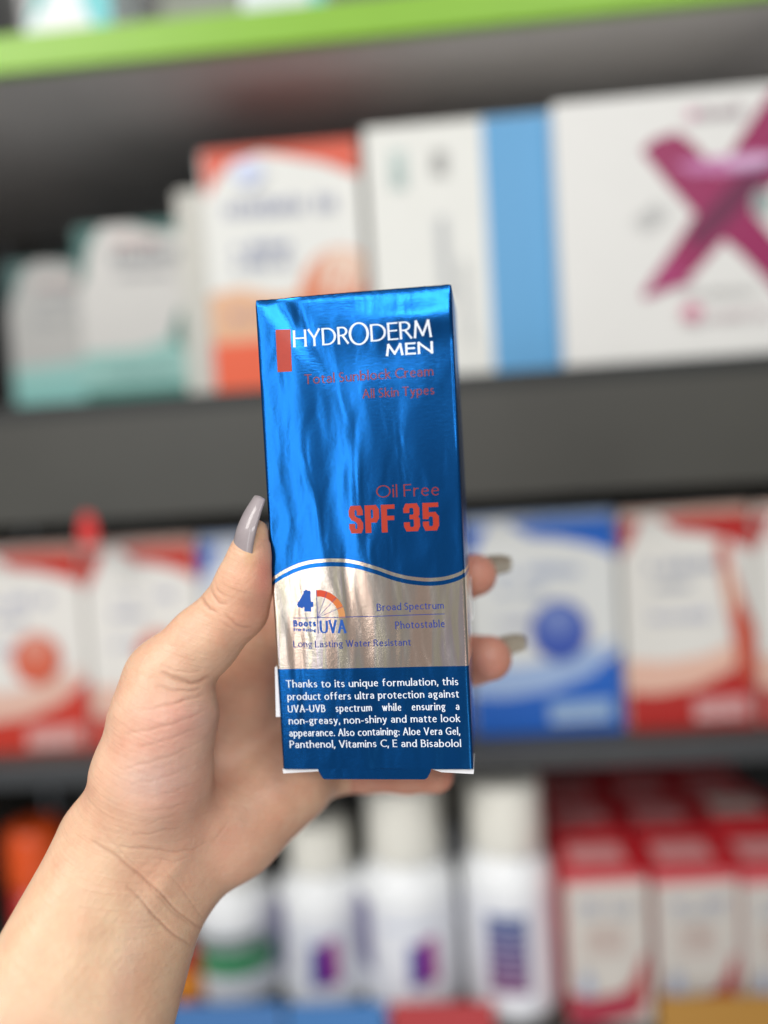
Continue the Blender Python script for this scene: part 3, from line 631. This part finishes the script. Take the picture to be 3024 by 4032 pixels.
lettering('Star Rating', Z2(271, 672), Z2(428, 674), 22*sc1, blue_i, (.24, .16), .12)
lettering('UVA', Z2(456, 685), Z2(638, 683), 94*sc1, blue_i, (.16, .10), .06)
PN = (.145, .095)
for t, a, b in (('Thanks to its unique formulation, this', (222, 1060), (1406, 1043)), ('product offers ultra protection against', (232, 1146), (1410, 1128)),
                ('UVA-UVB spectrum while ensuring a', (235, 1230), (1414, 1213)), ('non-greasy, non-shiny and matte look', (241, 1312), (1420, 1296)),
                ('appearance. Also containing: Aloe Vera Gel,', (245, 1396), (1418, 1384)), ('Panthenol, Vitamins C, E and Bisabolol', (248, 1474), (1425, 1468))):
    n_ = len(t); kw = dict(xs=.80) if n_ < 34 else {}
    lettering(t, Z2(*a), Z2(*b), 53*sc1, white_i, PN, .13 if n_ < 42 else .10, .42, **kw)
def flat(name, pts, m, dz=.00007, n=1):
    """flat print: polygon of photo points laid on the panel"""
    vs = []
    for p in pts:
        u, v = px2uv(*p); vs.append(B(u, v, -bulge(u, v)-dz))
    return link(name, mesh(name, vs, [list(range(len(pts)))]), foilbox, [m])
def grid4(name, c, m, nx, ny, dz=.00007):
    uvs = [np.array(px2uv(*p)) for p in c]; vs, fs = [], []
    for j in range(ny+1):
        for i in range(nx+1):
            s, t = i/nx, j/ny; q = (uvs[0]*(1-s)+uvs[1]*s)*(1-t)+(uvs[3]*(1-s)+uvs[2]*s)*t
            vs.append(B(q[0], q[1], -bulge(q[0], q[1])-dz))
    for j in range(ny):
        for i in range(nx): k = j*(nx+1)+i; fs.append((k, k+1, k+nx+2, k+nx+1))
    return link(name, mesh(name, vs, fs), foilbox, [m], True)
grid4('red_bar', [Z1(236, 382), Z1(336, 376), Z1(350, 668), Z1(251, 673)], orange_i, 8, 20)
grid4('rule_line', [Z2(272, 581), Z2(1310, 552), Z2(1310, 556), Z2(272, 585)], navy_i, 40, 1)
grid4('rule_line', [Z2(429, 388), Z2(433, 388), Z2(446, 686), Z2(441, 686)], navy_i, 2, 24, .00009)
oc = Z2(440, 578)
ringc = [(206, 66, 30), (208, 84, 36), (212, 118, 56), (210, 144, 88)]
for i in range(4):
    a0, a1 = 93-23.2*i, 93-23.2*(i+1); pts = []; n = 7; vs = []; fs = []
    for j in range(n+1):
        a = math.radians(a0+(a1-a0)*j/n)
        for r in (146, 190):
            q = (oc[0]+r*sc1*math.cos(a), oc[1]-r*sc1*math.sin(a)); u, v = px2uv(*q); vs.append(B(u, v, -bulge(u, v)-.00007))
    for j in range(n): fs.append((2*j, 2*j+1, 2*j+3, 2*j+2))
    link('fan_segment', mesh('fan_segment', vs, fs), foilbox, [mat('fan_ink', srgb(*ringc[i]), .35, .1)])
for a in (70, 47, 24):
    a = math.radians(a); d = (math.cos(a), -math.sin(a)); nn = (-d[1]*1.3, d[0]*1.3); e_ = (oc[0]+190*sc1*d[0], oc[1]+190*sc1*d[1])
    grid4('fan_ray', [(oc[0]+nn[0]*.6, oc[1]+nn[1]*.6), (e_[0]+nn[0]*.6, e_[1]+nn[1]*.6), (e_[0]-nn[0]*.6, e_[1]-nn[1]*.6), (oc[0]-nn[0]*.6, oc[1]-nn[1]*.6)], navy_i, 10, 1, .0001)

# ================================================================== HAND
def K(px, py, z, r): return (np.array(((px-1512)/F*z, (py-2016)/F*z, z), np.float32), r*z/F)
h = .0008
lo = np.array((-.145, .0, .165)); hi = np.array((.052, .170, .300))
dims = ((hi-lo)/h).astype(int)
gx = (lo[0]+h*np.arange(dims[0], dtype=np.float32))[:, None, None]; gy = (lo[1]+h*np.arange(dims[1], dtype=np.float32))[None, :, None]; gz = (lo[2]+h*np.arange(dims[2], dtype=np.float32))[None, None, :]
def cone(a, b):
    (pa, ra), (pb, rb) = a, b; ab = pb-pa; L2 = float(ab@ab)+1e-12
    t = ((gx-pa[0])*ab[0]+(gy-pa[1])*ab[1]+(gz-pa[2])*ab[2])/L2
    t = np.clip(t, 0, 1)
    t2 = t
    return np.sqrt((gx-pa[0]-ab[0]*t)**2+(gy-pa[1]-ab[1]*t)**2+(gz-pa[2]-ab[2]*t)**2)-(ra+(rb-ra)*t2)
def smin(a, b, k):
    hh = np.clip(.5+.5*(b-a)/k, 0, 1); return b+(a-b)*hh-k*hh*(1-hh)
def chain(pts, k=.002):
    d = None
    for a, b in zip(pts[:-1], pts[1:]):
        c = cone(K(*a), K(*b)); d = c if d is None else smin(d, c, k)
    return d
arm = smin(cone(K(420, 3340, .224, 195), K(60, 4180, .200, 300)), cone(K(645, 3560, .228, 160), K(385, 4260, .203, 232)), .012)
arm = smin(arm, cone(K(540, 3450, .227, 190), K(250, 4200, .203, 260)), .010)
hyp = chain([(690, 3440, .230, 172), (925, 3265, .240, 180), (1150, 3070, .250, 165)], .004)
palm = None
for a, b in (((700, 3300, .240, 160), (1110, 2500, .273, 134)), ((760, 3300, .242, 160), (1200, 2690, .276, 134)), ((820, 3250, .244, 160), (1260, 2880, .271, 130)), ((860, 3250, .245, 160), (1275, 3010, .264, 118)), ((780, 2900, .266, 150), (1090, 2470, .272, 134))):
    c = cone(K(*a), K(*b)); palm = c if palm is None else smin(palm, c, .006)
body = smin(smin(arm, hyp, .008), palm, .007)
thenar = chain([(560, 3290, .228, 185), (598, 3060, .223, 222), (648, 2810, .222, 196), (655, 2670, .224, 152)], .005)
thumb = chain([(655, 2670, .224, 152), (800, 2525, .224, 137), (930, 2392, .2235, 124), (966, 2290, .2215, 111), (990, 2190, .2205, 87), (1003, 2108, .220, 64)], .0025)
web = chain([(800, 2780, .250, 120), (1010, 2500, .264, 112)], .004)
td = smin(thenar, thumb, .004)
body = smin(body, web, .008)
tk = np.clip((gy/gz*F+2016-2900)/350, 0, 1); tk = (.0035+.0115*tk*tk*(3-2*tk)).astype(np.float32)
body = smin(body, td, tk)
fing = [chain([(1120, 2500, .268, 132), (1420, 2400, .281, 104), (1680, 2318, .272, 94), (1800, 2282, .262, 90), (1872, 2264, .257, 84)]),
        chain([(1210, 2700, .272, 130), (1480, 2655, .284, 105), (1740, 2620, .273, 98), (1860, 2600, .262, 95), (1925, 2592, .256, 90)]),
        chain([(1260, 2880, .271, 125), (1500, 2900, .284, 100), (1680, 2860, .278, 94), (1765, 2830, .268, 85)]),
        chain([(1280, 3020, .264, 108), (1450, 3038, .266, 80), (1600, 3046, .262, 76), (1716, 3052, .257, 71)])]
fd = fing[0]
for f_ in fing[1:]: fd = smin(fd, f_, .0008)
D = smin(body, fd, .0035)
# conform to the carton
Rt = BR.T.astype(np.float32)
qx, qy, qz = [Rt[i, 0]*(gx-np.float32(BT[0]))+Rt[i, 1]*(gy-np.float32(BT[1]))+Rt[i, 2]*(gz-np.float32(BT[2])) for i in range(3)]
bxd = np.maximum(np.maximum(np.abs(qx)-BW/2, np.abs(qy)-BH/2-.0012), np.abs(qz-BD/2)-BD/2)-.0004
D = np.maximum(D, -bxd)
for ax in range(3):
    for e_ in (0, -1): D[tuple(e_ if q == ax else slice(None) for q in range(3))] = h
import openvdb as vdb
g = vdb.FloatGrid(background=1.0); g.copyFromArray(np.ascontiguousarray(D.astype(np.float32)))
pts, quads = g.convertToQuads(isovalue=0.0)
pts = pts*h+lo
# keep the largest welded mesh, smooth, then refine
bm = bmesh.new()
for p in pts: bm.verts.new(p)
bm.verts.ensure_lookup_table()
for q in quads:
    try: bm.faces.new([bm.verts[i] for i in q])
    except ValueError: pass
for _ in range(3): bmesh.ops.smooth_vert(bm, verts=bm.verts, factor=.5, use_axis_x=True, use_axis_y=True, use_axis_z=True)
bmesh.ops.subdivide_edges(bm, edges=bm.edges, cuts=1, use_grid_fill=True)
bmesh.ops.smooth_vert(bm, verts=bm.verts, factor=.5, use_axis_x=True, use_axis_y=True, use_axis_z=True)
bmesh.ops.recalc_face_normals(bm, faces=bm.faces)
me = bpy.data.meshes.new('hand'); bm.to_mesh(me); bm.free()
nv = len(me.vertices); co = np.empty(nv*3, np.float32); me.vertices.foreach_get('co', co); co = co.reshape(-1, 3)
no = np.empty(nv*3, np.float32); me.vertices.foreach_get('normal', no); no = no.reshape(-1, 3)
px = co[:, 0]/co[:, 2]*F+1512; py = co[:, 1]/co[:, 2]*F+2016
front = np.clip(-no[:, 2]*2, 0, 1)
def pdist(line):
    d = np.full(nv, 1e9, np.float32); tt = np.zeros(nv, np.float32); n = len(line)-1
    for i in range(n):
        a = np.array(line[i], float); b = np.array(line[i+1], float); ab = b-a
        t = np.clip(((px-a[0])*ab[0]+(py-a[1])*ab[1])/(ab@ab), 0, 1)
        q = np.hypot(px-a[0]-ab[0]*t, py-a[1]-ab[1]*t); m_ = q < d; d[m_] = q[m_]; tt[m_] = ((i+t)/n)[m_]
    return d, tt
CR = [  # polyline, depth mm, width px
 ([(371, 3317), (440, 3362), (506, 3410), (570, 3462), (624, 3511), (717, 3604), (793, 3655)], .42, 9),
 ([(506, 3490), (556, 3545), (607, 3604), (655, 3650), (700, 3689), (748, 3722)], .34, 8),
 ([(473, 3334), (530, 3345), (591, 3343), (650, 3352), (700, 3351), (760, 3340), (810, 3317)], .26, 7),
 ([(520, 3292), (590, 3285), (660, 3266), (720, 3258)], .18, 6), ([(600, 3380), (680, 3390), (740, 3372)], .16, 6),
 ([(560, 3255), (640, 3225), (690, 3210)], .14, 6), ([(420, 3300), (480, 3360), (560, 3430)], .15, 6), ([(590, 3500), (680, 3590), (745, 3640)], .2, 6),
 ([(822, 2668), (790, 2684), (752, 2690), (720, 2682), (690, 2668), (640, 2650)], .55, 11),
 ([(790, 2710), (740, 2722), (680, 2716), (620, 2700)], .28, 8), ([(800, 2735), (720, 2762), (650, 2778), (560, 2795)], .24, 8),
 ([(790, 2640), (740, 2650), (690, 2640), (640, 2618)], .2, 7), ([(815, 2790), (740, 2830), (650, 2860), (560, 2880), (500, 2886)], .2, 8),
 ([(810, 2850), (720, 2890), (640, 2920), (540, 2945)], .15, 7), ([(818, 2900), (730, 2950), (650, 2985), (560, 3010), (480, 3030)], .16, 7),
 ([(800, 2990), (700, 3040), (620, 3070), (520, 3090)], .12, 6), ([(790, 3070), (700, 3110), (600, 3140)], .12, 6), ([(770, 3150), (680, 3180), (580, 3195)], .14, 6),
 ([(793, 2350), (806, 2376), (822, 2398), (850, 2408)], .5, 8), ([(830, 2318), (845, 2350), (862, 2372), (890, 2380)], .36, 7), ([(848, 2300), (858, 2325), (880, 2345)], .2, 6),
 ([(885, 2420), (905, 2440), (935, 2460), (965, 2470), (990, 2472)], .30, 8), ([(860, 2440), (900, 2470), (940, 2490)], .14, 6),
 ([(640, 3420), (700, 3480), (760, 3560), (800, 3620)], .12, 6), ([(900, 3240), (850, 3300), (820, 3340)], .12, 7),
]
dis = np.zeros(nv, np.float32); crv = np.zeros(nv, np.float32)
wob = 2*np.sin(px*.023+py*.017)+1.2*np.sin(px*.06-py*.05)
px0, py0 = px.copy(), py.copy(); px = px+wob; py = py+2*np.sin(px*.07+1)
shallow = (co[:, 2] < .246)
for line, dep, wd in CR:
    d, tt = pdist(line); tp = np.sin(math.pi*np.clip(tt*.9+.05, 0, 1))**.5
    gss = np.exp(-(d/(wd*.72))**2); rid = np.exp(-((d-wd*2.2)/(wd*1.4))**2)
    dis += (-dep*.85*gss+dep*.12*rid)*tp*.001*shallow; crv += gss*tp*min(1, dep*2)*shallow
# dense faint skin folds over the thenar and the wrist
def soft(cx_, cy_, rx, ry, rot=0):
    c, s = math.cos(rot), math.sin(rot); x, y = px0-cx_, py0-cy_
    return np.exp(-(((x*c+y*s)/rx)**2+((-x*s+y*c)/ry)**2))
rng = np.random.RandomState(4)
for cx_, cy_, ang, n, sp_, dep in ((650, 2950, -22, 38, 380, .055), (600, 3450, 42, 22, 260, .05), (720, 2620, -8, 14, 110, .06), (760, 3300, -25, 12, 140, .05)):
    for i in range(n):
        x = cx_+rng.uniform(-.45, .45)*sp_*(.9); y = cy_+rng.uniform(-.9, .9)*sp_; a = math.radians(ang+rng.uniform(-9, 9)); L = rng.uniform(50, 150)
        d, tt = pdist([(x-L*math.cos(a), y-L*math.sin(a)), (x, y+rng.uniform(-6, 6)), (x+L*math.cos(a), y+L*math.sin(a))])
        dis += -dep*rng.uniform(.15, .6)*.001*np.exp(-(d/5)**2)*np.sin(math.pi*tt)*shallow
co = co+no*(dis*front)[:, None]
# tendons and soft forms
co = co+no*((.0006*soft(690, 3420, 40, 170, .6)-.0005*soft(520, 3330, 160, 60, .6))*shallow*front)[:, None]
wco = co.astype(float) @ M
hand_root = Vector(c2w(K(400, 3600, .22, 1)[0]))
me.vertices.foreach_set('co', wco.astype(np.float32).ravel()); me.update()
# skin colour by region; palm hollow and crease shading painted in
base = np.array((.74, .475, .315))
colr = np.tile(base, (nv, 1))
def tint(m_, c, k):
    global colr
    m_ = np.clip(m_*k, 0, 1)[:, None]; colr = colr*(1-m_)+np.array(c)*m_
tint(soft(300, 3750, 420, 380), (.80, .565, .365), .95)
tint(soft(650, 2980, 190, 330), (.77, .455, .35), .9)
tint(soft(600, 3080, 120, 90), (.56, .40, .36), .45)
tint(soft(720, 2830, 120, 90), (.76, .44, .35), .7)
tint(soft(900, 3330, 200, 160), (.74, .42, .29), .75)
tint(soft(1040, 2290, 40, 130), (.74, .30, .23), .85)
tint(soft(1010, 2420, 90, 110), (.72, .39, .27), .55)
tint(soft(1010, 2075, 40, 50), (.70, .46, .25), .8)
tint(soft(985, 2150, 22, 70), (.66, .42, .16), .55)
tint(soft(560, 2620, 130, 150), (.72, .46, .30), .8)
tint(soft(1100, 2850, 180, 420), (.60, .33, .22), .7)  # shade of the palm hollow painted into the skin
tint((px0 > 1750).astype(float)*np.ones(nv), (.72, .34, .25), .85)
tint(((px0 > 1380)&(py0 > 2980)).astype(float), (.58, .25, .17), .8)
tint(np.clip(crv, 0, 1), (.40, .19, .12), .55)  # crease shading painted as darker skin
tint(soft(500, 3800, 60, 260, .25), (.68, .52, .42), .35)
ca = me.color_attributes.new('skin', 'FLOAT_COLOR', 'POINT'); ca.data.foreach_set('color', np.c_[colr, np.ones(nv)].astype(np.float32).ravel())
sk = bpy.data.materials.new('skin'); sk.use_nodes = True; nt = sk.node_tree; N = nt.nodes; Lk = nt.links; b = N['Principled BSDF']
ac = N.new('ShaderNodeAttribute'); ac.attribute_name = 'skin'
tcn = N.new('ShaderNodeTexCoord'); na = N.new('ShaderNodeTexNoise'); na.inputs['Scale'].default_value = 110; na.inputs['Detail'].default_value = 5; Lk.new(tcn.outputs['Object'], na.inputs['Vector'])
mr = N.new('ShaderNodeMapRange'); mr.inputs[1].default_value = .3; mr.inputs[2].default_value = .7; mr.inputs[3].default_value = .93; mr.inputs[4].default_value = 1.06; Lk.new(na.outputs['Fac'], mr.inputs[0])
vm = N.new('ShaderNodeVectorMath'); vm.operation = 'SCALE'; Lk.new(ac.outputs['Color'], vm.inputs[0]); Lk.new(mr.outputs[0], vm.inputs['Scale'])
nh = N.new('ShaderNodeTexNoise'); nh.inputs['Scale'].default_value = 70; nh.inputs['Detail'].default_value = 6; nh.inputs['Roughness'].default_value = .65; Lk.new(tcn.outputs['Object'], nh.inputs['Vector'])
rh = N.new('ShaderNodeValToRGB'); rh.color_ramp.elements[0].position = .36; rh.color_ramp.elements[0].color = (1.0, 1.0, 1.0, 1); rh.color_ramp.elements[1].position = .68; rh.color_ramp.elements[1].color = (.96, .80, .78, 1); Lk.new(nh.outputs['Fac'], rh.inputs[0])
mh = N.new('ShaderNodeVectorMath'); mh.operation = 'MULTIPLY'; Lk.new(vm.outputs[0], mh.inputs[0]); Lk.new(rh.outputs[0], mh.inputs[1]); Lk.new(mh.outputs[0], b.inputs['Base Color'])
vo = N.new('ShaderNodeTexVoronoi'); vo.inputs['Scale'].default_value = 1500; vo.feature = 'DISTANCE_TO_EDGE'
mpv = N.new('ShaderNodeMapping'); mpv.inputs['Scale'].default_value = (1, 1, .6); Lk.new(tcn.outputs['Object'], mpv.inputs['Vector']); Lk.new(mpv.outputs[0], vo.inputs['Vector'])
nb = N.new('ShaderNodeTexNoise'); nb.inputs['Scale'].default_value = 700; nb.inputs['Detail'].default_value = 4; Lk.new(tcn.outputs['Object'], nb.inputs['Vector'])
bp1 = N.new('ShaderNodeBump'); bp1.inputs['Strength'].default_value = .18; bp1.inputs['Distance'].default_value = .0002; Lk.new(vo.outputs['Distance'], bp1.inputs['Height'])
bp2 = N.new('ShaderNodeBump'); bp2.inputs['Strength'].default_value = .45; bp2.inputs['Distance'].default_value = .0003; Lk.new(nb.outputs['Fac'], bp2.inputs['Height']); Lk.new(bp1.outputs[0], bp2.inputs['Normal'])

prev = bp2
for rot_, scl, st in ((-.38, (60, 30, 700), .5), (.72, (50, 30, 600), .18)):
    mq = N.new('ShaderNodeMapping'); mq.vector_type = 'TEXTURE' ; mq.vector_type = 'POINT'
    rt = N.new('ShaderNodeVectorRotate'); rt.rotation_type = 'Y_AXIS'; rt.inputs['Angle'].default_value = rot_; Lk.new(tcn.outputs['Object'], rt.inputs['Vector'])
    Lk.new(rt.outputs[0], mq.inputs['Vector']); mq.inputs['Scale'].default_value = scl
    nq = N.new('ShaderNodeTexNoise'); nq.inputs['Scale'].default_value = 1; nq.inputs['Detail'].default_value = 3; nq.inputs['Distortion'].default_value = .4; Lk.new(mq.outputs[0], nq.inputs['Vector'])
    bq = N.new('ShaderNodeBump'); bq.inputs['Strength'].default_value = st; bq.inputs['Distance'].default_value = .0005; Lk.new(nq.outputs['Fac'], bq.inputs['Height']); Lk.new(prev.outputs[0], bq.inputs['Normal']); prev = bq
Lk.new(prev.outputs[0], b.inputs['Normal'])
b.inputs['Roughness'].default_value = .46; b.inputs['Specular IOR Level'].default_value = .45
b.inputs['Subsurface Weight'].default_value = .2; b.inputs['Subsurface Radius'].default_value = (1, .35, .18); b.inputs['Subsurface Scale'].default_value = .0035
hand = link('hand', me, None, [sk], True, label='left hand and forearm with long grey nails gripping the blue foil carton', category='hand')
# nails
def nail(axis, widths, N0, N1, wl, m, arc=62, th=.0005, lab=None):
    """axis: (px,py,z) points from root to tip; normals N0->N1 in camera axes; widths in mm (half); wl: how much the plate arches"""
    n = len(axis); pc = [K(*a, 1)[0].astype(float) for a in axis]
    # resample with Catmull-Rom
    fine = []
    for i in range(n-1):
        p0, p1, p2, p3 = pc[max(0, i-1)], pc[i], pc[i+1], pc[min(n-1, i+2)]
        for j in range(6):
            t = j/6; fine.append((.5*((2*p1)+(-p0+p2)*t+(2*p0-5*p1+4*p2-p3)*t*t+(-p0+3*p1-3*p2+p3)*t**3), (i+t)/(n-1)))
    fine.append((pc[-1], 1.0)); top, bot = [], []; NA = 14; vs, fs = [], []
    for k, (c, t) in enumerate(fine):
        a = fine[min(k+1, len(fine)-1)][0]-fine[max(k-1, 0)][0]; a = a/np.linalg.norm(a)
        nn = np.array(N0)*(1-t)+np.array(N1)*t; nn = nn-a*(nn@a); nn = nn/np.linalg.norm(nn); ww = np.cross(a, nn)
        hw = np.interp(t, np.linspace(0, 1, len(widths)), widths)*.001; R_ = hw/math.sin(math.radians(arc))
        for lay in (0, 1):
            for i in range(NA+1):
                s = -1+2*i/NA; an = math.radians(arc)*s; rr = R_-lay*th
                rx_ = 0
                if k == 0: rx_ = .0012*(1-s*s)       # curved root
                if k == len(fine)-1: rx_ = -.0006*(1-s*s)
                vs.append(c+ww*rr*math.sin(an)+nn*(rr*math.cos(an)-R_*.72)*wl-a*rx_)
    m_ = 2*(NA+1)
    for k in range(len(fine)-1):
        for i in range(NA):
            o0 = k*m_+i; fs.append((o0, o0+1, o0+m_+1, o0+m_)); o1 = o0+NA+1; fs.append((o1, o1+m_, o1+m_+1, o1+1))
        for i in (0, NA): fs.append((k*m_+i, (k+1)*m_+i, (k+1)*m_+i+NA+1, k*m_+i+NA+1))
    for k in (0, len(fine)-1):
        for i in range(NA): fs.append((k*m_+i, k*m_+i+1, k*m_+i+NA+2, k*m_+i+NA+1))
    bm = bmesh.new(); me_ = mesh('fingernail', [c2w(v) for v in vs], fs); bm.from_mesh(me_); bmesh.ops.recalc_face_normals(bm, faces=bm.faces); bm.to_mesh(me_); bm.free()
    o = link('fingernail', me_, hand, [m], True, label=lab); return o
nm = mat('grey_polish', srgb(154, 143, 145), .45, 0, .12, 400, .1, coat=.5)
nm2 = mat('grey_polish_underside', srgb(172, 165, 148), .35, 0, .1, 400, .1)
nail([(938, 2262, .2180), (944, 2160, .2172), (958, 2090, .2170), (982, 2025, .2180), (1012, 1966, .2200)], (4.6, 5.2, 5.1, 4.5, 3.4), (-.80, -.12, -.62), (-.78, -.35, -.55), 1.0, nm, lab='long tapered mauve grey thumbnail')
nail([(1880, 2238, .264), (1930, 2226, .263), (1975, 2220, .262), (2008, 2220, .2612)], (3.4, 3.6, 3.3, 2.6), (.12, -.10, .98), (.05, -.08, .98), .8, nm2, lab='pale grey nail of the upper fingertip')
nail([(1935, 2560, .264), (1985, 2542, .263), (2032, 2530, .262), (2068, 2530, .2612)], (3.4, 3.6, 3.3, 2.6), (.12, -.10, .98), (.05, -.08, .98), .8, nm2, lab='pale grey nail of the lower fingertip')
